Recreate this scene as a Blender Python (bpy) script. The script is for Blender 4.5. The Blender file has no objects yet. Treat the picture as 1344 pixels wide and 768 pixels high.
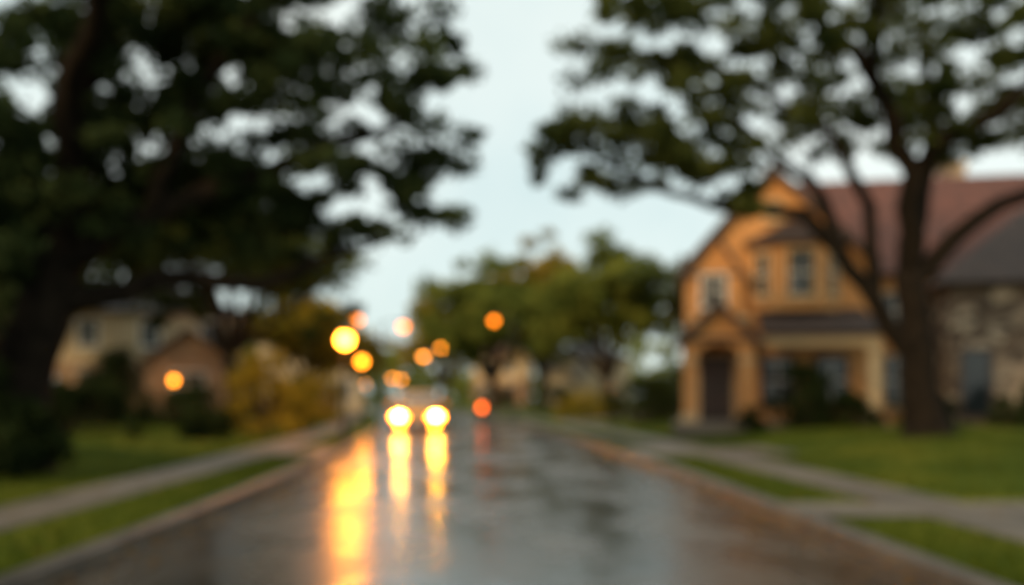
import bpy, math, random
import numpy as np
from mathutils import Vector, Matrix
random.seed(7); RNG=np.random.default_rng(7)
D=bpy.data; C=bpy.context
scene=C.scene
scene.view_settings.view_transform='Standard'
scene.view_settings.look='None'
scene.view_settings.exposure=0

# ------------------------------------------------------------------ materials
def newmat(name):
    m=D.materials.new(name); m.use_nodes=True
    nt=m.node_tree; b=nt.nodes['Principled BSDF']
    return m,nt,b
def N(nt,t,**kw):
    n=nt.nodes.new(t)
    for k,v in kw.items(): setattr(n,k,v)
    return n
def c4(c): return (c[0],c[1],c[2],1)
def noisy(name,c1,c2,scale=5,rough=0.8,bump=0.1,bscale=None,detail=6,metal=0,coat=0,r2=None,spec=None):
    m,nt,b=newmat(name)
    tc=N(nt,'ShaderNodeTexCoord')
    no=N(nt,'ShaderNodeTexNoise'); no.inputs['Scale'].default_value=scale; no.inputs['Detail'].default_value=detail
    nt.links.new(tc.outputs['Object'],no.inputs['Vector'])
    r=N(nt,'ShaderNodeValToRGB'); r.color_ramp.elements[0].position=.35; r.color_ramp.elements[1].position=.68
    r.color_ramp.elements[0].color=c4(c1); r.color_ramp.elements[1].color=c4(c2)
    nt.links.new(no.outputs['Fac'],r.inputs['Fac']); nt.links.new(r.outputs['Color'],b.inputs['Base Color'])
    b.inputs['Roughness'].default_value=rough; b.inputs['Metallic'].default_value=metal
    b.inputs['Coat Weight'].default_value=coat
    if spec is not None: b.inputs['Specular IOR Level'].default_value=spec
    if r2 is not None:
        mr=N(nt,'ShaderNodeMapRange'); mr.inputs['To Min'].default_value=rough; mr.inputs['To Max'].default_value=r2
        nt.links.new(no.outputs['Fac'],mr.inputs['Value']); nt.links.new(mr.outputs['Result'],b.inputs['Roughness'])
    if bump>0:
        n2=N(nt,'ShaderNodeTexNoise'); n2.inputs['Scale'].default_value=bscale or scale*6; n2.inputs['Detail'].default_value=5
        nt.links.new(tc.outputs['Object'],n2.inputs['Vector'])
        bp=N(nt,'ShaderNodeBump'); bp.inputs['Strength'].default_value=bump; bp.inputs['Distance'].default_value=.05
        nt.links.new(n2.outputs['Fac'],bp.inputs['Height']); nt.links.new(bp.outputs['Normal'],b.inputs['Normal'])
    return m
def emis(name,col,st):
    m,nt,b=newmat(name)
    b.inputs['Base Color'].default_value=c4(col)
    b.inputs['Emission Color'].default_value=c4(col); b.inputs['Emission Strength'].default_value=st
    return m
def brickmat(name,c1,c2,mortar,scale,bw=.5,rh=.25,ms=.02,rough=.85,off=.5):
    m,nt,b=newmat(name)
    tc=N(nt,'ShaderNodeTexCoord'); sp=N(nt,'ShaderNodeSeparateXYZ'); cb=N(nt,'ShaderNodeCombineXYZ')
    nt.links.new(tc.outputs['Object'],sp.inputs[0])
    ad=N(nt,'ShaderNodeMath'); ad.operation='ADD'
    nt.links.new(sp.outputs['X'],ad.inputs[0]); nt.links.new(sp.outputs['Y'],ad.inputs[1])
    nt.links.new(ad.outputs[0],cb.inputs['X']); nt.links.new(sp.outputs['Z'],cb.inputs['Y'])
    br=N(nt,'ShaderNodeTexBrick'); br.offset=off
    br.inputs['Scale'].default_value=scale; br.inputs['Color1'].default_value=c4(c1); br.inputs['Color2'].default_value=c4(c2)
    br.inputs['Mortar'].default_value=c4(mortar); br.inputs['Mortar Size'].default_value=ms
    br.inputs['Brick Width'].default_value=bw; br.inputs['Row Height'].default_value=rh
    nt.links.new(cb.outputs[0],br.inputs['Vector'])
    no=N(nt,'ShaderNodeTexNoise'); no.inputs['Scale'].default_value=2.2; nt.links.new(tc.outputs['Object'],no.inputs['Vector'])
    mx=N(nt,'ShaderNodeMix',data_type='RGBA',blend_type='MULTIPLY'); mx.inputs['Factor'].default_value=.7
    mr=N(nt,'ShaderNodeMapRange'); mr.inputs['From Min'].default_value=.3; mr.inputs['From Max'].default_value=.7
    mr.inputs['To Min'].default_value=.45; mr.inputs['To Max'].default_value=1.25
    nt.links.new(no.outputs['Fac'],mr.inputs['Value'])
    nt.links.new(br.outputs['Color'],mx.inputs['A']); nt.links.new(mr.outputs['Result'],mx.inputs['B'])
    nt.links.new(mx.outputs['Result'],b.inputs['Base Color'])
    bp=N(nt,'ShaderNodeBump'); bp.inputs['Strength'].default_value=.5; bp.inputs['Distance'].default_value=.02; bp.invert=True
    nt.links.new(br.outputs['Fac'],bp.inputs['Height']); nt.links.new(bp.outputs['Normal'],b.inputs['Normal'])
    b.inputs['Roughness'].default_value=rough
    return m
def leafmat(name,dark,light,trans=.3):
    m,nt,b=newmat(name); nt.nodes.remove(b)
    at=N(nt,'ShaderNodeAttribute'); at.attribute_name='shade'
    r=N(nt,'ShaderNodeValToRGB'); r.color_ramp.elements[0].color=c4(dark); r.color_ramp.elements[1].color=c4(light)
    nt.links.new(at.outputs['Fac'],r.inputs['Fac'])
    df=N(nt,'ShaderNodeBsdfDiffuse'); nt.links.new(r.outputs['Color'],df.inputs['Color'])
    tr=N(nt,'ShaderNodeBsdfTranslucent'); nt.links.new(r.outputs['Color'],tr.inputs['Color'])
    ms=N(nt,'ShaderNodeMixShader'); ms.inputs[0].default_value=trans
    nt.links.new(df.outputs[0],ms.inputs[1]); nt.links.new(tr.outputs[0],ms.inputs[2])
    nt.links.new(ms.outputs[0],nt.nodes['Material Output'].inputs['Surface'])
    return m

M={}
M['stucco']=noisy('stucco_orange',(.52,.245,.085),(.64,.32,.12),1.2,.9,.25,40)
M['cream']=noisy('stucco_cream',(.44,.33,.20),(.54,.42,.27),1.2,.9,.25,40)
M['trim']=noisy('trim_cream',(.52,.36,.19),(.62,.45,.26),3,.7,.05)
M['white']=noisy('paint_white',(.62,.60,.56),(.75,.73,.68),3,.5,.03)
M['darktrim']=noisy('fascia_brown',(.045,.025,.018),(.07,.04,.028),4,.6,.05)
M['roofred']=brickmat('roof_shingle_red',(.16,.055,.035),(.10,.038,.026),(.05,.02,.018),1,.4,.16,.012,.75)
M['roofdark']=brickmat('roof_shingle_brown',(.060,.032,.022),(.042,.023,.017),(.02,.015,.012),1,.4,.16,.012,.75)
M['roofgrey']=brickmat('roof_shingle_grey',(.07,.052,.047),(.045,.036,.035),(.03,.025,.025),1,.4,.16,.012,.7)
M['brick']=brickmat('brick_tan',(.36,.2,.10),(.28,.14,.07),(.32,.27,.2),1,.24,.085,.01)
def stonemat():
    m,nt,b=newmat('stone_rubble')
    tc=N(nt,'ShaderNodeTexCoord'); mp=N(nt,'ShaderNodeMapping'); mp.inputs['Scale'].default_value=(2.0,2.0,3.4)
    nt.links.new(tc.outputs['Object'],mp.inputs['Vector'])
    v=N(nt,'ShaderNodeTexVoronoi'); v.inputs['Scale'].default_value=1; nt.links.new(mp.outputs[0],v.inputs['Vector'])
    ve=N(nt,'ShaderNodeTexVoronoi'); ve.feature='DISTANCE_TO_EDGE'; ve.inputs['Scale'].default_value=1; nt.links.new(mp.outputs[0],ve.inputs['Vector'])
    sp=N(nt,'ShaderNodeSeparateColor'); nt.links.new(v.outputs['Color'],sp.inputs[0])
    r=N(nt,'ShaderNodeValToRGB'); cr=r.color_ramp; cr.elements[0].color=(.05,.03,.02,1); cr.elements[1].color=(.5,.39,.28,1)
    e=cr.elements.new(.55); e.color=(.15,.10,.065,1)
    nt.links.new(sp.outputs[0],r.inputs['Fac'])
    r2=N(nt,'ShaderNodeValToRGB'); r2.color_ramp.elements[0].position=.02; r2.color_ramp.elements[1].position=.08
    nt.links.new(ve.outputs['Distance'],r2.inputs['Fac'])
    mx=N(nt,'ShaderNodeMix',data_type='RGBA'); mx.inputs['A'].default_value=(.13,.10,.075,1)
    nt.links.new(r2.outputs['Color'],mx.inputs['Factor']); nt.links.new(r.outputs['Color'],mx.inputs['B'])
    nt.links.new(mx.outputs['Result'],b.inputs['Base Color']); b.inputs['Roughness'].default_value=.85
    bp=N(nt,'ShaderNodeBump'); bp.inputs['Strength'].default_value=.7; bp.inputs['Distance'].default_value=.04
    nt.links.new(r2.outputs['Color'],bp.inputs['Height']); nt.links.new(bp.outputs['Normal'],b.inputs['Normal'])
    return m
M['stone']=stonemat()
M['bark']=noisy('bark',(.008,.0065,.005),(.022,.016,.011),5,.95,.9,9,spec=.08)
M['bark2']=noisy('bark_mid',(.022,.016,.011),(.05,.036,.025),5,.9,.9,9,spec=.15)
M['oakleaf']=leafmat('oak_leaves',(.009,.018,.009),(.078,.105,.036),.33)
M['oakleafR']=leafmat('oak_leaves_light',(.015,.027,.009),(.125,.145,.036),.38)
M['goldlit']=leafmat('gold_lit_leaves',(.10,.09,.012),(.45,.31,.035),.4)  # golden lamplight and warm distance glow painted into the leaf colour
M['midleaf']=leafmat('elm_leaves',(.05,.08,.018),(.26,.27,.05),.4)  # leaf colour lightened to stand in for haze over the far trees
M['shrub']=leafmat('shrub_leaves',(.006,.011,.005),(.032,.045,.014),.15)
M['glass']=noisy('window_glass',(.012,.016,.018),(.03,.04,.045),.7,.06,0)
M['door']=noisy('door_wood',(.03,.018,.012),(.05,.03,.02),6,.5,.1)
M['black']=noisy('lamp_iron',(.012,.012,.012),(.025,.025,.025),8,.4,.05,metal=.5)
M['concrete']=noisy('sidewalk_concrete',(.075,.060,.044),(.18,.145,.11),1.0,.4,.2,30,r2=.75)
M['kerb']=noisy('kerb_concrete',(.045,.036,.027),(.11,.09,.07),1.8,.4,.2,30)
M['deadleaf']=leafmat('fallen_leaf',(.05,.025,.008),(.28,.15,.03),.1)
M['blade']=leafmat('grass_blade',(.02,.042,.005),(.115,.135,.016),.35)
def lawn():
    m,nt,b=newmat('lawn_grass')
    tc=N(nt,'ShaderNodeTexCoord')
    n1=N(nt,'ShaderNodeTexNoise'); n1.inputs['Scale'].default_value=.28; n1.inputs['Detail'].default_value=7; n1.inputs['Roughness'].default_value=.65
    n2=N(nt,'ShaderNodeTexNoise'); n2.inputs['Scale'].default_value=14; n2.inputs['Detail'].default_value=6
    for n in (n1,n2): nt.links.new(tc.outputs['Object'],n.inputs['Vector'])
    r=N(nt,'ShaderNodeValToRGB'); cr=r.color_ramp
    cr.elements[0].position=.32; cr.elements[0].color=(.020,.036,.005,1); cr.elements[1].position=.68; cr.elements[1].color=(.22,.20,.024,1)
    e=cr.elements.new(.5); e.color=(.060,.088,.010,1)
    nt.links.new(n1.outputs['Fac'],r.inputs['Fac'])
    mr=N(nt,'ShaderNodeMapRange'); mr.inputs['To Min'].default_value=.5; mr.inputs['To Max'].default_value=1.5
    nt.links.new(n2.outputs['Fac'],mr.inputs['Value'])
    mx=N(nt,'ShaderNodeMix',data_type='RGBA',blend_type='MULTIPLY'); mx.inputs['Factor'].default_value=1
    nt.links.new(r.outputs['Color'],mx.inputs['A']); nt.links.new(mr.outputs['Result'],mx.inputs['B'])
    nt.links.new(mx.outputs['Result'],b.inputs['Base Color']); b.inputs['Roughness'].default_value=.95
    b.inputs['Specular IOR Level'].default_value=.05
    bp=N(nt,'ShaderNodeBump'); bp.inputs['Strength'].default_value=.8; bp.inputs['Distance'].default_value=.08
    nt.links.new(n2.outputs['Fac'],bp.inputs['Height']); nt.links.new(bp.outputs['Normal'],b.inputs['Normal'])
    return m
M['lawn']=lawn()
def asphalt():
    m,nt,b=newmat('wet_asphalt')
    tc=N(nt,'ShaderNodeTexCoord'); mp=N(nt,'ShaderNodeMapping'); mp.inputs['Scale'].default_value=(.75,.33,1)
    nt.links.new(tc.outputs['Object'],mp.inputs['Vector'])
    n1=N(nt,'ShaderNodeTexNoise'); n1.inputs['Scale'].default_value=1; n1.inputs['Detail'].default_value=5; n1.inputs['Roughness'].default_value=.6
    n2=N(nt,'ShaderNodeTexNoise'); n2.inputs['Scale'].default_value=60; n2.inputs['Detail'].default_value=4
    n3=N(nt,'ShaderNodeTexNoise'); n3.inputs['Scale'].default_value=3.0; n3.inputs['Detail'].default_value=2
    nt.links.new(mp.outputs[0],n1.inputs['Vector']); nt.links.new(tc.outputs['Object'],n2.inputs['Vector']); nt.links.new(tc.outputs['Object'],n3.inputs['Vector'])
    r=N(nt,'ShaderNodeValToRGB'); r.color_ramp.elements[0].position=.4; r.color_ramp.elements[1].position=.62
    r.color_ramp.elements[0].color=(.026,.021,.016,1); r.color_ramp.elements[1].color=(.080,.060,.042,1)
    nt.links.new(n1.outputs['Fac'],r.inputs['Fac']); nt.links.new(r.outputs['Color'],b.inputs['Base Color'])
    mr=N(nt,'ShaderNodeMapRange'); mr.inputs['From Min'].default_value=.36; mr.inputs['From Max'].default_value=.64
    mr.inputs['To Min'].default_value=.11; mr.inputs['To Max'].default_value=.36
    nt.links.new(n1.outputs['Fac'],mr.inputs['Value']); nt.links.new(mr.outputs['Result'],b.inputs['Roughness'])
    b.inputs['Specular IOR Level'].default_value=.9
    b1=N(nt,'ShaderNodeBump'); b1.inputs['Strength'].default_value=.2; b1.inputs['Distance'].default_value=.004
    nt.links.new(n2.outputs['Fac'],b1.inputs['Height'])
    b2=N(nt,'ShaderNodeBump'); b2.inputs['Strength'].default_value=.5; b2.inputs['Distance'].default_value=.018
    nt.links.new(n3.outputs['Fac'],b2.inputs['Height']); nt.links.new(b1.outputs['Normal'],b2.inputs['Normal'])
    nt.links.new(b2.outputs['Normal'],b.inputs['Normal'])
    return m
M['asphalt']=asphalt()

# ------------------------------------------------------------------ mesh helpers
class MB:
    def __init__(s): s.v=[]; s.f=[]; s.m=[]; s.mats=[]
    def mi(s,k):
        if k not in s.mats: s.mats.append(k)
        return s.mats.index(k)
    def add(s,vs,fs,k):
        o=len(s.v); s.v+= [tuple(p) for p in vs]; i=s.mi(k)
        for f in fs: s.f.append([a+o for a in f]); s.m.append(i)
    def box(s,x0,x1,y0,y1,z0,z1,k):
        vs=[(x,y,z) for z in (z0,z1) for y in (y0,y1) for x in (x0,x1)]
        s.add(vs,[(0,2,3,1),(4,5,7,6),(0,1,5,4),(1,3,7,5),(3,2,6,7),(2,0,4,6)],k)
    def obox(s,o,d,n,w0,w1,d0,d1,z0,z1,k):
        vs=[]
        for z in (z0,z1):
            for b in (d0,d1):
                for a in (w0,w1):
                    vs.append((o[0]+d[0]*a+n[0]*b,o[1]+d[1]*a+n[1]*b,z))
        s.add(vs,[(0,2,3,1),(4,5,7,6),(0,1,5,4),(1,3,7,5),(3,2,6,7),(2,0,4,6)],k)
    def slab(s,p,t,k,k2=None):
        p=[Vector(a) for a in p]; n=(p[1]-p[0]).cross(p[-1]-p[0]).normalized()
        if n.z<0: n=-n
        q=[a-n*t for a in p]; m=len(p)
        s.add(p,[tuple(range(m))],k)
        s.add(p+q,[tuple(range(2*m-1,m-1,-1))]+[(i,(i+1)%m,m+(i+1)%m,m+i) for i in range(m)],k2 or k)
    def prism(s,poly,z0,z1,k):
        m=len(poly); vs=[(a,b,z0) for a,b in poly]+[(a,b,z1) for a,b in poly]
        s.add(vs,[tuple(range(m-1,-1,-1)),tuple(range(m,2*m))]+[(i,(i+1)%m,m+(i+1)%m,m+i) for i in range(m)],k)
    def lathe(s,prof,cx,cy,k,n=20):
        vs=[];fs=[]
        for r,z in prof:
            for i in range(n):
                a=2*math.pi*i/n; vs.append((cx+r*math.cos(a),cy+r*math.sin(a),z))
        for j in range(len(prof)-1):
            for i in range(n): fs.append((j*n+i,j*n+(i+1)%n,(j+1)*n+(i+1)%n,(j+1)*n+i))
        fs.append(tuple(range(n-1,-1,-1))); fs.append(tuple(range((len(prof)-1)*n,len(prof)*n)))
        s.add(vs,fs,k)
    def tube(s,pts,rad,k,n=8):
        P=[Vector(p) for p in pts]; vs=[];fs=[]
        for i,p in enumerate(P):
            t=(P[min(i+1,len(P)-1)]-P[max(i-1,0)]).normalized()
            a=Vector((0,1,0)) if abs(t.y)<.8 else Vector((1,0,0))
            u=t.cross(a).normalized(); w=t.cross(u)
            for j in range(n):
                an=2*math.pi*j/n; vs.append(p+(u*math.cos(an)+w*math.sin(an))*rad[i])
        for i in range(len(P)-1):
            for j in range(n): fs.append((i*n+j,i*n+(j+1)%n,(i+1)*n+(j+1)%n,(i+1)*n+j))
        fs.append(tuple(range((len(P)-1)*n,len(P)*n)))
        s.add(vs,fs,k)
    def obj(s,name,parent=None,smooth=False,bevel=0,sub=0):
        me=D.meshes.new(name); me.from_pydata([tuple(v) for v in s.v],[],s.f)
        for k in s.mats: me.materials.append(M[k] if isinstance(k,str) else k)
        me.polygons.foreach_set('material_index',s.m)
        if smooth: me.polygons.foreach_set('use_smooth',[True]*len(s.f))
        me.update()
        o=D.objects.new(name,me); C.collection.objects.link(o)
        if parent: o.parent=parent
        if bevel:
            b=o.modifiers.new('bevel','BEVEL'); b.width=bevel; b.segments=2; b.limit_method='ANGLE'
        if sub:
            q=o.modifiers.new('sub','SUBSURF'); q.levels=sub; q.render_levels=sub
        return o
def empty(name,loc=(0,0,0),rz=0):
    e=D.objects.new(name,None); C.collection.objects.link(e); e.location=loc; e.rotation_euler=(0,0,rz); e.empty_display_size=.5
    return e

# ------------------------------------------------------------------ road layout
def xc(y):
    if y<0: return -.08
    if y<150: return -.08-.00145*y*y
    return -.08-.00145*22500-.435*(y-150)
def sm(a,b,t):
    t=min(1,max(0,(t-a)/(b-a))); return t*t*(3-2*t)
def lz(s,y):
    a=abs(s)
    z=.11+.40*sm(6.2,10.5,a)
    w=sm(7,11,a)
    z+=w*.06*math.sin(s*.31+y*.17)*math.cos(y*.11-.4)
    return z
def gz(x,y): return lz(x-xc(y),y)
ys=[-80,-50,-30,-20,-12,-8,-5,-3]+list(np.arange(-2,60,1.0))+list(np.arange(60,160,3.0))+[160,175,200,230,270,320,400,520,700,1000]
ys=[float(a) for a in ys]
ss=[3.45,3.8,4.4,5.1,5.7,6.2,6.8,7.4,8,8.7,9.5,10.5,12,14,17,20,25,32,42,60,90,140,220,350,600,1000]
cols=[-a for a in reversed(ss)]+[-3.42,3.42]+ss
vs=[];fs=[]
for y in ys:
    for s_ in cols:
        z=-.12 if abs(s_)<3.44 else lz(s_,y)
        vs.append((xc(y)+s_,y,z))
nc=len(cols)
for i in range(len(ys)-1):
    for j in range(nc-1): fs.append((i*nc+j,i*nc+j+1,(i+1)*nc+j+1,(i+1)*nc+j))
g=MB(); g.add(vs,fs,'lawn'); g.obj('ground',smooth=False)
def strip(name,prof,k,y0,y1,smooth=False):
    mb=MB(); yy=sorted(set([y0]+[y for y in ys if y0<y<y1]+[y1])); vs=[];fs=[]
    for y in yy:
        for s_,z in prof:
            vs.append((xc(y)+s_,y,z))
    n=len(prof)
    for i in range(len(yy)-1):
        for j in range(n-1): fs.append((i*n+j,i*n+j+1,(i+1)*n+j+1,(i+1)*n+j))
    mb.add(vs,fs,k); return mb.obj(name,smooth=smooth)
strip('road',[(-3.36,-.03),(-1.7,.0),(0,.02),(1.7,.0),(3.36,-.03)],'asphalt',-60,300,True)
strip('kerb',[(3.35,-.08),(3.35,.10),(3.38,.125),(3.50,.128),(3.52,.10)],'kerb',-60,280)
strip('kerb',[(-3.52,.10),(-3.50,.128),(-3.38,.125),(-3.35,.10),(-3.35,-.08)],'kerb',-60,280)
def sidewalk(sgn):
    mb=MB(); y=-20.0
    while y<150:
        y1=y+1.5-.02
        a,b=(4.65,5.65)
        pts=[(xc(y)+sgn*a,y),(xc(y)+sgn*b,y),(xc(y1)+sgn*b,y1),(xc(y1)+sgn*a,y1)]
        if sgn<0: pts=pts[::-1]
        mb.prism(pts,.08,.130+random.uniform(-.003,.003),'concrete'); y+=1.5
    return mb.obj('sidewalk')
sidewalk(1); sidewalk(-1)
def driveway(sgn,y0,y1,send):
    mb=MB()
    def row(prof):
        vs=[];fs=[]
        k=[y0,(y0+y1)/2,y1]
        for yi,y in enumerate(k):
            for s_,z in prof:
                vs.append((xc(y)+sgn*s_,y,z))
        n=len(prof)
        for i in range(2):
            for j in range(n-1):
                f=(i*n+j,i*n+j+1,(i+1)*n+j+1,(i+1)*n+j); fs.append(f if sgn>0 else f[::-1])
        mb.add(vs,fs,'concrete')
    row([(3.37,.134),(3.5,.136),(4.64,.134)])
    if send>5.8:
        row([(s_,max(lz(sgn*s_,y) for y in (y0,(y0+y1)/2,y1))+.03) for s_ in np.arange(5.66,send,.4)])
    return mb.obj('driveway')
driveway(1,9.6,10.9,16); driveway(1,19.6,22.6,7.2); driveway(-1,19.8,22.4,0); driveway(1,44,47,14); driveway(1,70,73,14)

# ------------------------------------------------------------------ vegetation
def fastmesh(name,V,F4,shade,mat,extra=None):
    me=D.meshes.new(name)
    nv=len(V); nf=len(F4)
    me.vertices.add(nv); me.vertices.foreach_set('co',V.astype(np.float32).ravel())
    me.loops.add(nf*4); me.loops.foreach_set('vertex_index',F4.astype(np.int32).ravel())
    me.polygons.add(nf); me.polygons.foreach_set('loop_start',np.arange(0,nf*4,4,dtype=np.int32))
    a=me.attributes.new('shade','FLOAT','POINT'); a.data.foreach_set('value',shade.astype(np.float32))
    me.materials.append(mat); me.update(calc_edges=True)
    o=D.objects.new(name,me); C.collection.objects.link(o); return o
def leaves(centers,rad,n,size,flat=.6,shade0=None):
    k=len(centers); cen=np.repeat(np.asarray(centers),n,axis=0); m=len(cen)
    rr=np.repeat(np.asarray(rad),n)
    off=RNG.normal(size=(m,3)); off/=np.linalg.norm(off,axis=1,keepdims=True)+1e-6
    off*= (RNG.random(m)**.6)[:,None]*rr[:,None]; off[:,2]*=flat
    c=cen+off
    u=RNG.normal(size=(m,3)); u/=np.linalg.norm(u,axis=1,keepdims=True)
    w=np.cross(u,RNG.normal(size=(m,3))); w/=np.linalg.norm(w,axis=1,keepdims=True)+1e-6
    sz=size*(.6+.8*RNG.random(m))[:,None]
    V=np.stack([c-u*sz,c+w*sz*.5-u*sz*.1,c+u*sz,c-w*sz*.5-u*sz*.1],axis=1).reshape(-1,3)
    F=np.arange(m*4).reshape(-1,4)
    base=np.repeat(RNG.random(k) if shade0 is None else shade0,n)
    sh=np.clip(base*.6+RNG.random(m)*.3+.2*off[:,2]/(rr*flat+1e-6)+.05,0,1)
    return V,F,np.repeat(sh,4)
def sample_lobes(lobes):
    pts=[]
    for (cx,cy,cz,rx,ry,rz,n) in lobes:
        for k in range(n):
            p=RNG.normal(size=3); p/=np.linalg.norm(p); p*=RNG.random()**.42
            pts.append((cx+p[0]*rx,cy+p[1]*ry,cz+p[2]*rz))
    return pts
def build_tree(name,limbs,lobes,nleaf,clr,size,leafmat_,barkm='bark',twig=.05,flat=.6,segs=9):
    root=empty(name,(limbs[0][0][0][0],limbs[0][0][0][1],limbs[0][0][0][2]))
    off=root.location.copy()
    mb=MB(); nodes=[];nr=[]
    for pts,rad in limbs:
        P=[Vector(p) for p in pts]; Q=[];R=[]
        for i in range(len(P)-1):
            for t in (0,.33,.66):
                q=P[i].lerp(P[i+1],t)
                if t>0:
                    L=(P[i+1]-P[i]).length*.05
                    q=q+Vector((random.uniform(-L,L),random.uniform(-L,L),random.uniform(-L,L)))
                Q.append(q); R.append(rad[i]*(1-t)+rad[i+1]*t)
        Q.append(P[-1]);R.append(rad[-1])
        mb.tube([q-off for q in Q],R,barkm,segs)
        for q,r in zip(Q,R):
            nodes.append(q); nr.append(r)
    cl=[Vector(p) for p in sample_lobes(lobes)]
    A=np.array([tuple(q) for q in nodes])
    zmin_attach=limbs[0][0][-1][2]*.75
    Rr=np.array(nr)
    dist=[np.min(np.linalg.norm(A-np.array(c),axis=1)) for c in cl]
    order=np.argsort(dist)
    for i in order:
        c=np.array(cl[i]); d=np.linalg.norm(A-c,axis=1)+(A[:,2]<zmin_attach)*100
        j=int(np.argmin(d)); a=Vector(A[j]); b=Vector(c); L=(b-a).length
        if L<.05: continue
        r0=min(Rr[j]*.7,twig*(.5+.25*L)); r1=max(.010,r0*.35)
        m1=a.lerp(b,.35)+Vector((random.uniform(-1,1),random.uniform(-1,1),random.uniform(.2,1)))*L*.12
        m2=a.lerp(b,.7)+Vector((random.uniform(-1,1),random.uniform(-1,1),random.uniform(-.2,1)))*L*.10
        mb.tube([a-off,m1-off,m2-off,b-off],[r0,r0*.8,r0*.55,r1],barkm,5)
        A=np.vstack([A,[tuple(m1)],[tuple(m2)],[tuple(b)]]); Rr=np.concatenate([Rr,[r0*.8,r0*.6,r1*1.3]])
    mb.obj('trunk_and_limbs',root,smooth=True)
    cen=np.array([tuple(c-off) for c in cl])
    rad=clr*(.6+.7*RNG.random(len(cen)))
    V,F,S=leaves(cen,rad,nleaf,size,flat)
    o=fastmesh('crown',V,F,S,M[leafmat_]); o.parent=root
    return root

limbsL=[([(-8.3,15,.1),(-8.2,15,.6),(-8.05,15,1.6),(-7.6,15,3.2),(-7.2,15,4.5)],[.85,.6,.48,.42,.34]),
 ([(-7.5,15,3.5),(-6,15,4.3),(-4.7,15.3,5.0),(-3.3,15.6,5.6),(-1.9,16,6.2),(-1.1,16,5.6)],[.26,.21,.17,.13,.08,.03]),
 ([(-7.7,15,2.8),(-6,15.5,3.4),(-4.4,16,3.35),(-3,16.5,4.0),(-1.7,16.5,4.3)],[.24,.18,.13,.08,.03]),
 ([(-7.2,15,4.4),(-7.2,15.2,6.5),(-6,15.5,9),(-4.5,16,11)],[.34,.26,.16,.06]),
 ([(-7.3,15,4.2),(-9,15,6.5),(-11.2,15,8)],[.3,.2,.06]),
 ([(-7.2,15,4.5),(-6.5,13.5,6.2),(-5,12,7.6),(-3.5,11,8.5)],[.28,.18,.12,.04]),
 ([(-7.3,15,4.3),(-8,17,6.5),(-8,20,8)],[.28,.18,.06]),
 ([(-5.9,15,4.3),(-5.0,14.5,6.2),(-3.4,14,7.8),(-2.2,13.6,9)],[.16,.13,.09,.04]),
]
lobesL=[(-8.2,15.5,7.6,5,5,3.6,300),(-3.9,15.5,7.1,3.2,3.5,2.4,175),(-3.9,16.3,4.6,3.2,1.4,.8,42),(-4.4,15,10,3.4,4.5,2.5,120),
        (-9.6,13.5,4.3,2.6,2.4,2.4,130),(-6.3,15.5,5.2,2.6,2.5,1.3,55),(-1.7,16.2,5.5,1.4,1,1.0,18)]
build_tree('oak_tree',limbsL,lobesL,80,.42,.10,'oakleaf')
limbsR=[([(9.55,21,.25),(9.5,21,.75),(9.35,21,1.5),(9.25,21,2.8),(9.1,21,4.3)],[.8,.52,.43,.38,.33]),
 ([(9.25,21,2.2),(8.3,20.8,3.5),(7.3,20.5,4.7),(6.4,20,5.4),(4.8,19.5,5.35),(3.3,19.3,5.7),(1.8,19,6.3)],[.24,.21,.18,.15,.12,.085,.04]),
 ([(9.1,21,4.2),(8.8,20,6.3),(7.8,19.5,8.0),(6,19,9.6),(4.2,18.5,10.8)],[.29,.24,.18,.12,.05]),
 ([(9.1,21,4.3),(9.6,21.5,6.2),(10.2,22,8.5),(10,22.5,11.5)],[.27,.23,.16,.06]),
 ([(9.2,21,4.0),(10.6,21,5.4),(12.6,21,6.4),(15,21.5,7.6)],[.25,.2,.15,.05]),
 ([(8.8,20,6.3),(10.4,18,7.8),(12,16.5,9)],[.18,.13,.05]),
 ([(7.3,20.5,4.7),(7,21.5,6.5),(5.5,22.5,8.2),(4,24,9.5)],[.17,.14,.1,.04]),
 ([(7.8,19.5,8),(7,17.5,9),(5.5,15.5,9.8)],[.15,.1,.04]),
 ([(8.3,20.8,3.5),(7.9,20.2,5.6),(6.6,19.6,7.3),(4.6,19.2,8.2),(2.6,19,8.6)],[.16,.14,.11,.08,.03]),
]
lobesR=[(9.5,20.5,10.2,6.5,6,3.3,270),(4.4,19.5,8.7,3.5,3.6,2.5,150),(3.1,19.3,6.6,2.6,1.6,.9,52),(13,21,8.4,3.5,4,1.9,95),
        (1.3,19,6.4,.9,1.0,1.1,12),(5.0,19.5,5.5,.5,.5,.4,5),(10,20.5,7.4,3.6,2.5,.8,36)]
build_tree('oak_tree',limbsR,lobesR,75,.41,.10,'oakleafR')

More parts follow.
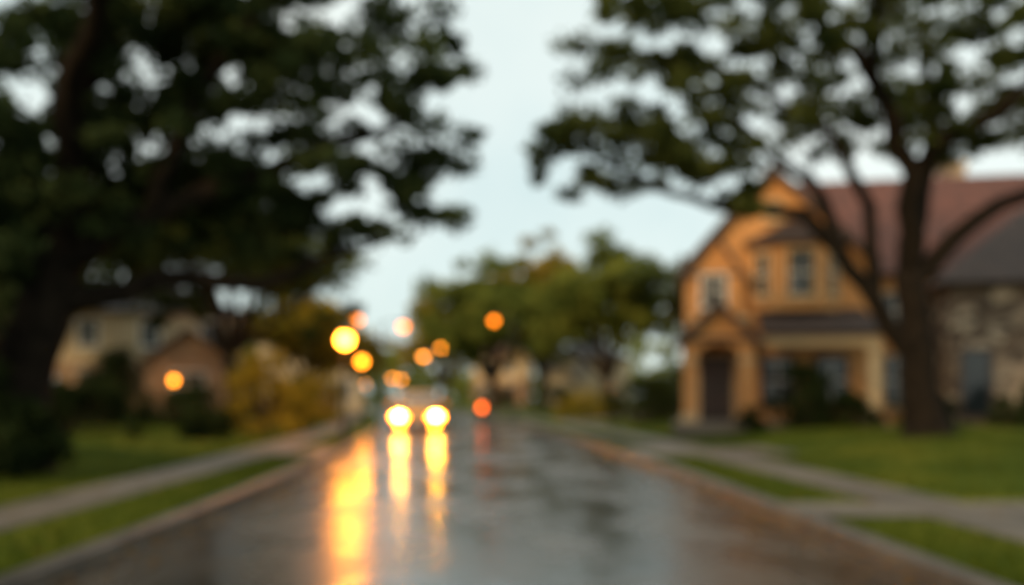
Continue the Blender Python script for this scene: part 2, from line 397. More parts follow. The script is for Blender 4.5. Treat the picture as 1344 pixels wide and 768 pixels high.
def auto_tree(name,x,y,h,r,zb,leafm,n=90,nl=90,size=.17,clr=.8,seed=0):
    random.seed(seed+int(x*10)); z0=gz(x,y)-.1
    fork=zb*.75+z0
    tr=.03*h+.05
    limbs=[([(x,y,z0),(x+.05,y,z0+.5),(x+random.uniform(-.3,.3),y,fork)],[tr*1.5,tr,tr*.75])]
    top=limbs[0][0][-1]; k=6; lobes=[]
    for i in range(k):
        a=2*math.pi*i/k+random.uniform(-.4,.4); rr=r*random.uniform(.5,.75)
        zz=z0+zb+(h-zb)*random.uniform(.25,.7)
        e=(x+rr*math.cos(a),y+rr*math.sin(a),zz)
        mid=(x+rr*.45*math.cos(a),y+rr*.45*math.sin(a),fork+(zz-fork)*.5)
        limbs.append(([top,mid,e],[tr*.5,tr*.35,tr*.12]))
        lobes.append((e[0],e[1],e[2],r*random.uniform(.36,.52),r*.45,(h-zb)*random.uniform(.2,.3),n//8))
    limbs.append(([top,(x,y,z0+h*.65),(x+.2,y,z0+h*.85)],[tr*.6,tr*.4,tr*.1]))
    lobes.append((x,y,z0+h-(h-zb)*.3,r*.55,r*.55,(h-zb)*.3,n//5))
    lobes.append((x,y,z0+zb+(h-zb)*.45,r*.8,r*.8,(h-zb)*.3,n//5))
    return build_tree(name,limbs,lobes,nl,clr,size,leafm,'bark2',.05,.7,7)
auto_tree('oak_tree',-11.0,36,10.0,5.3,3.4,'oakleafR',160,80,.17,.75,1)
auto_tree('elm_tree',-12.2,54,7.6,4.0,1.8,'goldlit',100,80,.2,.8,2)
auto_tree('elm_tree',-20.5,84,9,5,2,'midleaf',90,70,.26,.9,3)
auto_tree('elm_tree',-22,112,10,6,2,'goldlit',80,70,.3,1.1,4)
auto_tree('elm_tree',-1.6,76,13.5,6.2,3.2,'midleaf',160,75,.26,1.0,5)
auto_tree('elm_tree',6.3,62,11.8,5.6,2.6,'midleaf',160,75,.24,.95,6)
auto_tree('elm_tree',-8.4,112,14.5,6.5,3,'goldlit',110,70,.3,1.1,7)
auto_tree('elm_tree',12.2,56,10.5,5,2.2,'oakleafR',110,80,.22,.85,8)
auto_tree('elm_tree',3.0,88,17,6,4,'goldlit',130,70,.28,1,9)
auto_tree('oak_tree',-17,30,10,5,3,'oakleaf',120,80,.18,.8,10)
auto_tree('oak_tree',-22,40,12,6,3,'oakleaf',110,80,.2,.9,11)
auto_tree('elm_tree',22,52,11,6,3,'oakleafR',90,80,.25,1,12)
random.seed(5)
cen=[];rad=[]
for i in range(900):
    a=random.random(); x=-150+a*330; y=150+random.uniform(0,50)+abs(x)*.15
    h=9+3*math.sin(x*.11)+2.5*math.sin(x*.27+1)
    cen.append((x,y,random.random()**.8*h+.8)); rad.append(random.uniform(1.6,2.8))
V,F,S=leaves(np.array(cen),np.array(rad),60,.55,.8); fastmesh('distant_trees',V,F,S,M['midleaf'])

def shrub(name,x,y,rx,ry,h,n=26,m='shrub',size=.07):
    z0=gz(x,y); root=empty(name,(x,y,z0))
    cs=[];mb=MB()
    for i in range(n):
        a=random.uniform(0,6.28); q=math.sqrt(random.random()); t=random.random()
        sc=math.sqrt(max(.1,1-(t*.95)**2))
        p=(q*sc*rx*math.cos(a),q*sc*ry*math.sin(a),.12+t*h*.85)
        cs.append(p)
        mb.tube([(p[0]*.15,p[1]*.15,-.05),(p[0]*.5,p[1]*.5,p[2]*.5),p],[.025,.018,.008],'bark2',5)
    mb.obj('stems',root)
    V,F,S=leaves(np.array(cs),np.full(n,min(rx,ry)*.42),100,size,.9)
    o=fastmesh('foliage',V,F,S,M[m]); o.parent=root
shrub('shrub',-13.4,31,1.2,1.1,2.7,34)
shrub('hedge',-13.2,28.5,2.2,.9,1.35,40); shrub('hedge',-10.6,30,1.8,.9,1.2,32)
shrub('shrub',-8.4,30.8,1.2,1.1,3.0,46,'goldlit'); shrub('shrub',-7.9,34.5,.8,.7,1.5,22,'goldlit')
shrub('hedge',-16.5,29,2.0,.9,1.4,34); shrub('shrub',-9.2,39.5,1.6,1.2,1.9,34,'goldlit'); shrub('shrub',-12.8,24.5,1.4,1.0,1.1,26)
shrub('hedge',-12.5,20.5,1.8,.8,1.0,30); shrub('shrub',-9.6,17.2,1.0,.8,1.1,26); shrub('shrub',-8.6,25.4,.8,.7,.8,18)
shrub('shrub',-8.3,13.6,1.1,.8,2.4,44); shrub('shrub',-7.6,14.3,.7,.6,.9,20)
shrub('hedge',-11.2,22.5,2.2,.8,1.2,36)
shrub('shrub',-9.6,46,1.6,1.4,2.6,34,'goldlit')
shrub('shrub',-11.5,50,1.6,1.4,2.2,30,'goldlit')
shrub('shrub',8.7,27.0,1.0,.8,1.9,34); shrub('shrub',10.1,27.2,.8,.6,1.0,22); shrub('shrub',7.2,27.6,.5,.4,.7,14)
shrub('shrub',14.6,26.0,1.0,.7,1.1,24); shrub('shrub',12.3,27.0,1.0,.6,.9,24); shrub('shrub',16.5,25,.9,.7,1.2,20)
shrub('shrub',5.6,39,1.8,1.3,1.9,36); shrub('shrub',7.8,42,1.9,1.4,2.4,36); shrub('shrub',4.1,48,1.7,1.2,1.4,30,'goldlit')
shrub('shrub',3.1,58,2,1.4,1.6,30); shrub('hedge',8,50,3,1.2,2.0,40); shrub('shrub',-1.5,84,2.2,1.6,1.8,30)

def grass():
    n=70000
    y=6+ (RNG.random(n)**1.4)*24; side=np.where(RNG.random(n)<.5,-1,1)
    s=3.55+RNG.random(n)**1.3*8.5
    keep=~((s>4.58)&(s<5.72))
    keep&=~((side>0)&(y>9.5)&(y<11.1)); keep&=~((side>0)&(y>19.4)&(y<22.9)&(s<7.4)); keep&=~((side<0)&(y>19.6)&(y<22.7)&(s<5))
    y=y[keep];s=(s*side)[keep]; n=len(y)
    x=np.array([xc(a) for a in y])+s; z=np.array([lz(a,b) for a,b in zip(s,y)])
    b=np.stack([x,y,z-.01],1); h=.04+.05*RNG.random(n); a=RNG.random(n)*6.28
    d=np.stack([np.cos(a),np.sin(a),np.zeros(n)],1)*.009; ln=RNG.normal(size=(n,3))*.025; ln[:,2]=0
    up=np.zeros((n,3)); up[:,2]=h
    V=np.stack([b-d,b+d,b+d*.3+up+ln,b-d*.3+up+ln],1).reshape(-1,3)
    fastmesh('grass',V,np.arange(n*4).reshape(-1,4),np.repeat(RNG.random(n),4),M['blade'])
grass()
def fallen():
    n=3200; y=5+RNG.random(n)*40; side=np.where(RNG.random(n)<.5,-1,1)
    g_=RNG.random(n)<.6
    s=np.where(g_,3.33-np.abs(RNG.normal(size=n))*.3,3.6+RNG.random(n)*6)*side
    zz=np.where(g_,.012,np.array([lz(a,b) for a,b in zip(s,y)])+.05)
    x=np.array([xc(a) for a in y])+s
    c=np.stack([x,y,zz],1); a=RNG.random(n)*6.28; sz=(.025+.03*RNG.random(n))[:,None]
    u=np.stack([np.cos(a),np.sin(a),RNG.normal(size=n)*.1],1)*sz; w=np.stack([-np.sin(a),np.cos(a),RNG.normal(size=n)*.15],1)*sz*.6
    V=np.stack([c-u,c+w,c+u,c-w],1).reshape(-1,3)
    fastmesh('fallen_leaves',V,np.arange(n*4).reshape(-1,4),np.repeat(RNG.random(n),4),M['deadleaf'])
fallen()

# ------------------------------------------------------------------ houses
def window(mb,o,d,n,wc,zc,w,h,fr='trim',bars=True,t=.09):
    a,b=wc-w/2,wc+w/2; z0,z1=zc-h/2,zc+h/2
    mb.obox(o,d,n,a,b,0.0,.018,z0,z1,'glass')
    for (p,q,r,s_) in ((a-t,a,z0-t,z1+t),(b,b+t,z0-t,z1+t),(a,b,z1,z1+t),(a,b,z0-t,z0)):
        mb.obox(o,d,n,p,q,0.0,.07,r,s_,fr)
    mb.obox(o,d,n,a-t-.05,b+t+.05,0.0,.12,z0-t-.06,z0-t-.002,fr)
    if bars:
        mb.obox(o,d,n,a,b,.019,.05,zc-.03,zc+.03,'white')
        mb.obox(o,d,n,wc-.018,wc+.018,.0195,.042,z0,zc-.031,'white'); mb.obox(o,d,n,wc-.018,wc+.018,.0195,.042,zc+.031,z1,'white')
F_=((1,0),(0,-1))
def gable_x(mb,u0,u1,v0,v1,ze,zp,wall,roof,ov=.35,t=.16,up=None,front=True):
    um=up if up is not None else (u0+u1)/2
    mb.add([(u0,v0,ze),(u1,v0,ze),(um,v0,zp),(u0,v1,ze),(u1,v1,ze),(um,v1,zp)],[(0,1,2),(5,4,3)],wall)
    sl=(zp-ze)/(um-u0); sr=(zp-ze)/(u1-um)
    zt=zp+t*.9
    mb.slab([(um,v0-ov,zt),(um,v1+ov,zt),(u0-ov,v1+ov,zt-sl*(um-u0+ov)),(u0-ov,v0-ov,zt-sl*(um-u0+ov))],t,roof,'darktrim')
    mb.slab([(um+.001,v0-ov,zt),(u1+ov,v0-ov,zt-sr*(u1-um+ov)),(u1+ov,v1+ov,zt-sr*(u1-um+ov)),(um+.001,v1+ov,zt)],t,roof,'darktrim')
def hip(mb,u0,u1,v0,v1,ze,zr,roof,ov=.4,hl=True,hr=True,t=.12):
    u0-=ov;u1+=ov;v0-=ov;v1+=ov
    k=(v1-v0)/2; vm=(v0+v1)/2
    a=(u0+(k if hl else 0),vm,zr); b=(u1-(k if hr else 0),vm,zr)
    if b[0]<a[0]+.1: a=((u0+u1)/2-.05,vm,zr); b=((u0+u1)/2+.05,vm,zr)
    mb.slab([(u0,v0,ze),(u1,v0,ze),b,a],t,roof,'darktrim'); mb.slab([(u1,v1,ze),(u0,v1,ze),a,b],t,roof,'darktrim')
    mb.slab([(u0,v1,ze),(u0,v0,ze),a],t,roof,'darktrim'); mb.slab([(u1,v0,ze),(u1,v1,ze),b],t,roof,'darktrim')
def arch(mb,u0,u1,v0,v1,zs,zt,k,n=12,rise=None):
    c=(u0+u1)/2; R=(u1-u0)/2; H=rise or R
    for i in range(n):
        a0=math.pi*(1-i/n); a1=math.pi*(1-(i+1)/n)
        x0,z0=c+R*math.cos(a0),zs+H*math.sin(a0); x1,z1=c+R*math.cos(a1),zs+H*math.sin(a1)
        vs=[(x0,v0,z0),(x1,v0,z1),(x1,v0,zt),(x0,v0,zt),(x0,v1,z0),(x1,v1,z1),(x1,v1,zt),(x0,v1,zt)]
        mb.add(vs,[(0,1,2,3),(5,4,7,6),(4,5,1,0),(3,2,6,7)],k)

RZ=math.radians(-11)
H=empty('stucco_house',(6.0,31,0),RZ)
w=MB(); r=MB(); t=MB(); wi=MB()
w.box(0,5.8,0,10,-.2,5.9,'stucco'); 
gable_x(w,0,5.8,0,10,5.9,8.9,'stucco','roofred',.4,.2,2.7)
w.box(5.8,16,1.5,10,-.2,5.5,'stucco')
r.slab([(5.95,1.1,5.55),(16.4,1.1,5.55),(12.6,5.75,9.75),(3.2,5.75,9.75)],.14,'roofred','darktrim')
r.slab([(16.4,10.4,5.55),(2.0,10.4,5.55),(3.2,5.75,9.75),(12.6,5.75,9.75)],.14,'roofred','darktrim')
r.slab([(16.4,1.1,5.55),(16.4,10.4,5.55),(12.6,5.75,9.75)],.14,'roofred','darktrim')
w.box(8.0,14.8,-1.0,1.5,-.2,4.9,'stone'); 
r.slab([(7.6,-1.4,4.92),(15.2,-1.4,4.92),(11.4,2.4,7.9)],.14,'roofdark','darktrim')
r.slab([(7.6,6,4.92),(7.6,-1.4,4.92),(11.4,2.4,7.9),(11.4,6,7.9)],.14,'roofdark','darktrim')
r.slab([(15.2,-1.4,4.92),(15.2,6,4.92),(11.4,6,7.9),(11.4,2.4,7.9)],.14,'roofdark','darktrim')
w.box(-.12,1.75,-.5,-.003,3.0,5.45,'stucco'); gable_x(w,-.12,1.75,-.5,1.2,5.45,6.75,'stucco','roofdark',.28,.14)
bay=[(2.05,0.2),(2.05,-.1),(2.75,-.85),(4.25,-.85),(4.85,-.1),(4.85,.2)]
w.prism(bay,4.2,6.35,'stucco')
bo=[(1.8,.3),(1.8,-.2),(2.6,-1.13),(4.4,-1.13),(5.1,-.2),(5.1,.3)]
r.prism(bo,6.35,6.5,'darktrim'); ap=(3.45,.1,7.35)
for i in range(5): r.add([(*bo[i],6.5),(*bo[i+1],6.5),ap],[(0,1,2)],'roofdark')
for u in (.02,1.78):
    w.box(u-.2,u+.2,-2.3,-1.9,.3,2.6,'stucco'); t.box(u-.27,u+.27,-2.37,-1.83,.3,.85,'trim'); t.box(u-.26,u+.26,-2.36,-1.84,2.45,2.6,'trim')
w.box(-.18,.22,-2.3,-1.9,2.6,3.2,'stucco'); w.box(1.58,1.98,-2.3,-1.9,2.6,3.2,'stucco')
arch(w,.22,1.58,-2.3,-1.9,2.6,3.2,'stucco',12,.45)
w.box(-.18,.1,-1.9,-.003,2.65,3.2,'stucco'); w.box(1.7,1.98,-1.9,-.003,2.65,3.2,'stucco')
gable_x(w,-.18,1.98,-2.3,-.52,3.2,4.25,'stucco','roofdark',.34,.2)
t.box(-.3,2.1,-2.4,-2.3,3.12,3.26,'darktrim')
r.slab([(2.2,-2.35,3.38),(6.0,-2.35,3.38),(5.5,-.003,4.3),(2.2,-.003,4.3)],.12,'roofdark','darktrim')
r.add([(6.0,-2.35,3.38),(6.0,0,3.38),(5.5,0,4.3)],[(0,1,2)],'roofdark')
t.box(2.0,5.75,-2.15,-1.9,2.95,3.24,'trim'); 
for u in (5.55,): 
    w.box(u-.17,u+.17,-2.2,-1.86,.3,2.95,'trim'); t.box(u-.24,u+.24,-2.27,-1.79,.3,.8,'trim')
    t.box(u-.23,u+.23,-2.26,-1.80,2.8,2.94,'trim')
t.box(-.5,5.95,-2.6,-.003,-.2,.58,'concrete')
t.box(-.003,2.0,-.56,-.5,3.9,4.05,'trim')
t.box(-.13,1.76,-.54,-.5,5.38,5.5,'darktrim')
window(wi,(0,-.5),*F_,.8,4.9,.72,.95,'white')
dx,dy=.7,-.75; L=math.hypot(dx,dy); d1=(dx/L,dy/L); n1=(dy/L,-dx/L)
window(wi,(2.05,-.1),d1,n1,L/2,5.4,.5,1.35,'trim')
window(wi,(0,-.85),*F_,3.55,5.4,.72,1.45,'trim')
dx,dy=.6,.75; L=math.hypot(dx,dy); window(wi,(4.25,-.85),(dx/L,dy/L),(dy/L,-dx/L),L/2,5.4,.45,1.35,'trim')
window(wi,(0,0),*F_,2.75,7.6,.45,.55,'trim')
wi.box(.35,1.45,-.06,-.003,.58,2.75,'door'); wi.box(.25,.349,-.08,-.003,.58,2.85,'trim'); wi.box(1.451,1.55,-.08,-.003,.58,2.85,'trim'); wi.box(.3495,1.4505,-.08,-.003,2.751,2.85,'trim')
for zz in (.8,1.8):
    for uu in (.45,.97): wi.box(uu,uu+.38,-.085,-.061,zz,zz+.75,'darktrim')
wi.box(1.33,1.38,-.13,-.062,1.55,1.7,'black')
window(wi,(0,0),*F_,2.9,1.9,.9,1.5,'darktrim'); window(wi,(0,0),*F_,4.6,1.9,.9,1.5,'darktrim')
window(wi,(0,1.5),*F_,6.9,1.9,.7,1.7,'trim'); window(wi,(0,1.5),*F_,6.9,4.3,.7,1.2,'trim')
window(wi,(0,-1.0),*F_,8.75,1.8,.8,2.0,'darktrim',False); window(wi,(0,-1.0),*F_,11.4,1.9,1.6,1.7,'darktrim'); window(wi,(0,-1.0),*F_,13.8,1.9,.7,1.7,'darktrim')
window(wi,(0,0),(0,1),(-1,0),3,5,.9,1.2,'trim'); window(wi,(0,0),(0,1),(-1,0),3,1.9,.9,1.4,'trim'); window(wi,(0,0),(0,1),(-1,0),7,5,.9,1.2,'trim')
w.box(9.6,10.5,6.4,7.3,7,10.3,'stone'); w.box(9.5,10.6,6.3,7.4,10.3,10.45,'trim')
w.obj('walls',H); r.obj('roof',H); t.obj('trim',H,bevel=.012); wi.obj('windows_and_door',H)

def house(name,loc,rz,W,Dp,h,zr,wall,wall2,roof,wing=None,mir=False):
    z0=gz(loc[0],loc[1]); E=empty(name,(loc[0],loc[1],z0),rz)
    w=MB(); r=MB(); wi=MB()
    w.box(0,W,0,Dp,-.5,h*.5,wall2); w.box(0.003,W-.003,.003,Dp,h*.5,h,wall)
    hip(r,0,W,0,Dp,h,zr,roof)
    if wing:
        a,b,f,wh,wz=wing
        w.box(a,b,-f,-.003,-.5,wh,wall2); gable_x(w,a,b,-f,-.01,wh,wz,wall2,roof,.35,.14)
        window(wi,(0,-f),*F_,(a+b)/2,wh*.52,1.5,1.3,'white')
    n=int(W//2.6)
    for i in range(n):
        u=W*(i+.5)/n
        window(wi,(0,.003),*F_,u,h*.78,.9,1.25,'white')
        if not(wing and wing[0]-.6<u<wing[1]+.6):
            if i==n//2 or (wing and i==0): wi.box(u-.5,u+.5,-.05,-.003,0,2.15,'door'); wi.box(u-.6,u+.6,-.07,-.003,2.152,2.27,'white')
            else: window(wi,(0,0),*F_,u,h*.27,.9,1.3,'white')
    w.obj('walls',E); r.obj('roof',E); wi.obj('windows_and_door',E)
    return E
house('brick_house',(-23.2,46.5),math.radians(14),9.0,8,5.3,7.2,'cream','brick','roofgrey',(4.6,8.7,2.6,2.7,4.2))
house('brick_house',(-19.2,69),math.radians(14),8,7,5.0,7.0,'cream','cream','roofgrey',(4.6,7.6,2.0,2.6,4.0))
house('brick_house',(-4.2,99),math.radians(-8),5.5,8,5.2,7.3,'trim','brick','roofred')
house('brick_house',(3.0,97),math.radians(-12),9,8,5.0,7.0,'cream','cream','roofgrey',(.6,4,2,2.6,4))
house('brick_house',(13,70),math.radians(-14),10,8,5.2,7.4,'cream','brick','roofdark',(1,5,2,2.7,4.3))

# ------------------------------------------------------------------ lamps
M['lampglow']=emis('lamp_glow',(1,.30,.02),55)
M['lampglow2']=emis('lamp_glow_far',(1,.28,.012),15)
M['lampdim']=emis('lamp_glow_dim',(1,.22,.008),10)
M['redglow']=emis('garden_lamp_glow',(1,.12,.01),11)
def plight(E,loc,power,rad):
    l=D.lights.new('bulb','POINT'); l.energy=power; l.color=(1,.30,.025); l.shadow_soft_size=rad
    o=D.objects.new('bulb',l); C.collection.objects.link(o); o.parent=E; o.location=loc
def post_lamp(x,y,h,glow,gr=.17,power=0):
    E=empty('street_lamp',(x,y,gz(x,y)-.03)); hh=h-E.location.z
    b=MB(); b.lathe([(.16,0),(.16,.12),(.12,.18),(.10,.5),(.065,.6),(.05,1.0),(.045,hh-.45),(.07,hh-.40),(.05,hh-.35),(.11,hh-.24),(.13,hh-.2)],0,0,'black')
    b.lathe([(.235,hh+.17),(.20,hh+.22),(.10,hh+.32),(.03,hh+.36),(.02,hh+.46)],0,0,'black')
    for i in range(4):
        a=math.pi/4+i*math.pi/2; b.tube([(.13*math.cos(a),.13*math.sin(a),hh-.2),(.215*math.cos(a),.215*math.sin(a),hh+.17)],[.012,.012],'black',6)
    b.obj('post',E,smooth=False)
    g=MB(); g.lathe([(.04,hh-.19),(gr*.65,hh-.15),(gr*.95,hh-.06),(gr,hh+.02),(gr*.9,hh+.1),(gr*.5,hh+.16)],0,0,glow); g.obj('globe',E,smooth=True)
    if power: plight(E,(0,0,hh-.36),power,.2)
def arm_lamp(x,y,h,glow,sx=1,gr=.16):
    E=empty('street_lamp',(x-sx*1.3,y,gz(x-sx*1.3,y)-.03)); hh=h-E.location.z
    b=MB(); b.lathe([(.16,0),(.15,.3),(.09,.4),(.06,hh+.1)],0,0,'black')
    b.tube([(0,0,hh-.2),(sx*.35,0,hh+.18),(sx*.8,0,hh+.27),(sx*1.3,0,hh+.2)],[.04,.035,.03,.03],'black',8)
    b.lathe([(.05,hh+.25),(.2,hh+.17),(.24,hh+.06)],sx*1.3,0,'black')
    b.obj('pole_and_arm',E)
    g=MB(); g.lathe([(.2,hh+.055),(gr,hh-.06),(gr*.7,hh-.2),(.03,hh-.28)],sx*1.3,0,glow); g.obj('globe',E,smooth=True)
post_lamp(-4.75,26,3.0,'lampglow',.2,620)
post_lamp(-6.9,42,3.0,'lampglow2',.2,420)
post_lamp(-22.7,140,3.2,'lampglow2',.4)
post_lamp(-19.6,150,4.3,'lampglow2',.42); post_lamp(-18.2,150,4.1,'lampglow2',.4)  # lights well off the road, not street lamps, only shaped as post lamps
arm_lamp(-9.0,93,5.5,'lampglow2',-1,.36); arm_lamp(-5.8,76,5.5,'lampglow2',-1,.30)
arm_lamp(-6.3,53,5.5,'lampdim',1,.22); arm_lamp(-1.2,61,6.5,'lampdim',-1,.18); arm_lamp(-9.8,58,6.3,'lampdim',1,.26)  # last two are invented lamps standing in for lens flare spots
def bollard(x,y,h,glow):
    E=empty('garden_lamp',(x,y,gz(x,y)-.02)); b=MB()
    b.lathe([(.1,0),(.1,h-.3),(.07,h-.28)],0,0,'black'); b.lathe([(.13,h),(.13,h+.05),(.02,h+.1)],0,0,'black')
    b.tube([(0,0,h-.3),(0,0,h+.01)],[.02,.02],'black',6); b.obj('post',E)
    g=MB(); g.lathe([(.07,h-.279),(.11,h-.2),(.11,h-.05),(.07,h-.003)],0,0,glow,16); g.obj('lens',E,smooth=True)
bollard(-1.45,44,.9,'redglow')
E=empty('porch_lantern',(-16.5,44.6,2.15)); b=MB(); b.lathe([(.12,.16),(.06,.24),(.02,.3)],0,0,'black',8); b.lathe([(.1,-.16),(.1,-.13)],0,0,'black',8)
b.box(-.03,.03,0,.9,.2,.24,'black'); b.obj('bracket',E)
g=MB(); g.lathe([(.08,-.128),(.14,.0),(.1,.155)],0,0,'lampglow2',12); g.obj('glass',E)

# ------------------------------------------------------------------ car
def car(x,y,rz,paint):
    E=empty('car',(x,y,.0),rz)
    def loft(st,prof,k,name,sub=2,closed=True):
        mb=MB(); vs=[];fs=[]; 
        for s_ in st:
            h=prof(*s_); full=h+[(-a,b,c) for a,b,c in reversed(h[1:-1])]
            vs+=full; n=len(full)
        for i in range(len(st)-1):
            for j in range(n): fs.append((i*n+j,(i+1)*n+j,(i+1)*n+(j+1)%n,i*n+(j+1)%n))
        fs.append(tuple(range(n))); fs.append(tuple(reversed(range((len(st)-1)*n,len(st)*n))))
        mb.add(vs,fs,k); return mb.obj(name,E,smooth=True,sub=sub)
    def P(y,w,zt,zb=.2): return [(0,y,zt+.03),(.72*w,y,zt+.012),(.93*w,y,zt-.05),(w,y,zt-.2),(w,y,.5),(.97*w,y,.32),(.86*w,y,zb),(0,y,zb)]
    loft([(-2.34,.70,.66,.26),(-2.28,.84,.76,.22),(-2.1,.92,.84),(-1.6,.95,.92),(-1.0,.96,.99),(0,.96,1.02),(1.2,.96,1.05),(1.9,.94,1.06),(2.25,.86,1.0),(2.33,.7,.9,.3)],P,paint,'body')
    def G(y,zr,wb,wr): return [(0,y,zr+.02),(wr*.8,y,zr),(wr,y,zr-.04),(wb,y,1.0),(wb,y,.95),(0,y,.95)]
    loft([(-1.1,1.02,.82,.80),(-.15,1.50,.87,.68),(.3,1.55,.88,.68),(1.0,1.54,.88,.68),(1.4,1.46,.86,.66),(2.0,1.10,.8,.74)],G,'carglass','windows',1)
    def R(y,zr,wr): return [(0,y,zr+.035),(wr*.8,y,zr+.018),(wr*1.03,y,zr-.035),(wr*.9,y,zr-.06),(0,y,zr-.05)]
    loft([(-.2,1.485,.66),(.3,1.555,.68),(1.0,1.545,.68),(1.4,1.47,.66)],R,paint,'roof',1)
    b=MB()
    for s_ in (-1,1):
        b.tube([(s_*.80,-1.08,1.02),(s_*.70,-.2,1.48)],[.035,.03],paint,6)
        b.tube([(s_*.88,.35,1.0),(s_*.70,.38,1.53)],[.035,.03],'blacktrim',6)
        b.tube([(s_*.81,1.95,1.07),(s_*.67,1.38,1.46)],[.05,.04],paint,6)
        b.tube([(s_*.88,-.95,1.07),(s_*1.04,-.93,1.1)],[.03,.025],'blacktrim',6)
        b.box(s_*1.05-.11,s_*1.05+.11,-.99,-.87,1.02,1.18,paint)
    b.obj('pillars_and_mirrors',E,bevel=.01)
    b=MB()
    b.box(-.40,.40,-2.372,-2.30,.50,.64,'blacktrim'); b.box(-.55,.55,-2.365,-2.28,.26,.40,'blacktrim')
    for i in range(4): b.box(-.39,.39,-2.385,-2.373,.515+i*.033,.527+i*.033,'chrome')
    b.box(-.26,.26,-2.392,-2.366,.41,.495,'white')
    b.box(-.6,.6,2.28,2.35,.3,.45,'blacktrim')
    b.obj('grille_and_plate',E,bevel=.006)
    wq=MB()
    for sx in (-1,1):
        for yy in (-1.4,1.4):
            n=24; prof=[(.0,.03),(.19,.03),(.2,.0),(.29,-.0),(.325,.03),(.33,.11),(.325,.19),(.29,.22),(0,.22)]
            vs=[];fs=[]
            for rr,o_ in prof:
                for i in range(n):
                    a=2*math.pi*i/n; vs.append((sx*(.97-o_),yy+rr*math.cos(a),.33+rr*math.sin(a)))
            for j in range(len(prof)-1):
                for i in range(n):
                    fs.append((j*n+i,j*n+(i+1)%n,(j+1)*n+(i+1)%n,(j+1)*n+i))
            wq.add(vs,fs,'rubber')
            for i in range(5):
                a=2*math.pi*i/5
                wq.tube([(sx*.955,yy,.33),(sx*.958,yy+.18*math.cos(a),.33+.18*math.sin(a))],[.035,.025],'chrome',6)
            ring=[(sx*.955,yy+.37*math.cos(q),.33+.37*math.sin(q)) for q in np.linspace(-.1,math.pi+.1,14)]
            wq.tube(ring,[.03]*14,'blacktrim',6)
    wq.obj('wheels',E,smooth=True)
    hl=MB()
    for sx in (-1,1):
        vs=[];fs=[];n=20
        for k_,(rr,yy) in enumerate([(.13,-2.2),(.13,-2.30),(.10,-2.345),(.05,-2.365)]):
            for i in range(n):
                a=2*math.pi*i/n; vs.append((sx*.68+rr*1.15*math.cos(a),yy+abs(rr*math.cos(a))*.15*(1 if math.cos(a)*sx>0 else 0),.64+rr*.85*math.sin(a)))
        for j in range(3):
            for i in range(n): fs.append((j*n+i,j*n+(i+1)%n,(j+1)*n+(i+1)%n,(j+1)*n+i))
        fs.append(tuple(range(3*n,4*n)))
        hl.add(vs,fs,'headlight')
        hl.box(sx*.66-.10,sx*.66+.10,-2.375,-2.34,.28,.37,'halo')  # glowing boxes added to imitate the orange halo around the headlights
        hl.box(sx*.88-.05,sx*.88+.05,-2.27,-2.13,.55,.70,'halo')
        hl.box(sx*.46-.035,sx*.46+.035,-2.372,-2.33,.55,.66,'halo')
        hl.box(sx*.70-.1,sx*.70+.1,2.28,2.345,.72,.84,'tail')
    hl.obj('headlights',E,bevel=.004)
    return E
M['carglass']=noisy('car_glass',(.16,.13,.10),(.20,.17,.13),1,.10,0,spec=.7)
M['blacktrim']=noisy('car_black_trim',(.012,.012,.012),(.02,.02,.02),10,.45,0)
M['chrome']=noisy('chrome',(.5,.5,.5),(.6,.6,.6),4,.2,0,metal=1)
M['rubber']=noisy('tyre_rubber',(.012,.012,.012),(.025,.025,.025),10,.8,.1)
M['gold']=noisy('car_paint_gold',(.85,.33,.022),(.88,.36,.028),1,.42,0,metal=.6,coat=.1)
M['headlight']=emis('headlight_glow',(1,.42,.04),290)
M['halo']=emis('halo_glow',(1,.27,.01),75)  # emission for the added halo boxes, no real lamp
M['tail']=emis('tail_lamp',(.5,.02,.01),.3)
tang=math.atan2(.0029*35,1)
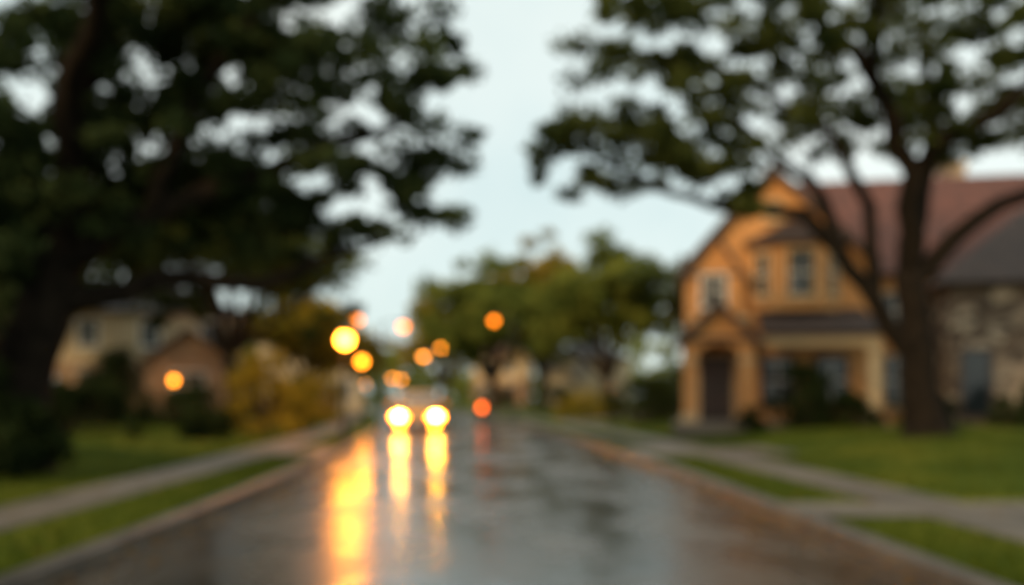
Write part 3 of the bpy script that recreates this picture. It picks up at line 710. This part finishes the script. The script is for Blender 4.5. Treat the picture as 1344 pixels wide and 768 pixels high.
car(-3.78,36.6,tang,'gold')

# ------------------------------------------------------------------ sky, sun
wd=D.worlds.new('World'); scene.world=wd; wd.use_nodes=True; nt=wd.node_tree
bg=nt.nodes['Background']; bg.inputs['Strength'].default_value=.148
sky=N(nt,'ShaderNodeTexSky'); sky.sky_type='NISHITA'; sky.sun_disc=False
sky.sun_elevation=math.radians(22); sky.sun_rotation=math.radians(215); sky.air_density=1.0; sky.dust_density=2
tc=N(nt,'ShaderNodeTexCoord'); no=N(nt,'ShaderNodeTexNoise'); no.inputs['Scale'].default_value=2.2; no.inputs['Detail'].default_value=5
nt.links.new(tc.outputs['Generated'],no.inputs['Vector'])
cr=N(nt,'ShaderNodeValToRGB'); cr.color_ramp.elements[0].position=.3; cr.color_ramp.elements[1].position=.7
cr.color_ramp.elements[0].color=(4.8,5.9,5.8,1); cr.color_ramp.elements[1].color=(7.4,7.7,7.1,1)
nt.links.new(no.outputs['Fac'],cr.inputs['Fac'])
mx=N(nt,'ShaderNodeMix',data_type='RGBA'); mx.inputs['Factor'].default_value=.88
nt.links.new(sky.outputs[0],mx.inputs['A']); nt.links.new(cr.outputs[0],mx.inputs['B']); nt.links.new(mx.outputs['Result'],bg.inputs['Color'])
sl=D.lights.new('sun','SUN'); sl.energy=2.7; sl.angle=math.radians(10); sl.color=(1,.68,.34)
so=D.objects.new('sun',sl); C.collection.objects.link(so)
az=math.radians(215); el=math.radians(22)
dirv=Vector((math.sin(az)*math.cos(el),math.cos(az)*math.cos(el),math.sin(el)))
so.rotation_euler=dirv.to_track_quat('Z','Y').to_euler(); so.location=(-20,-30,30)

# ------------------------------------------------------------------ camera
cd=D.cameras.new('camera'); co=D.objects.new('camera',cd); C.collection.objects.link(co)
co.location=(0,0,1.4); co.rotation_euler=(math.radians(90),0,0)
cd.lens=32.14; cd.sensor_width=36; cd.shift_y=136/1344; cd.clip_end=3000; cd.clip_start=.05
cd.dof.use_dof=True; cd.dof.focus_distance=1.0; cd.dof.aperture_fstop=1.6
scene.camera=co
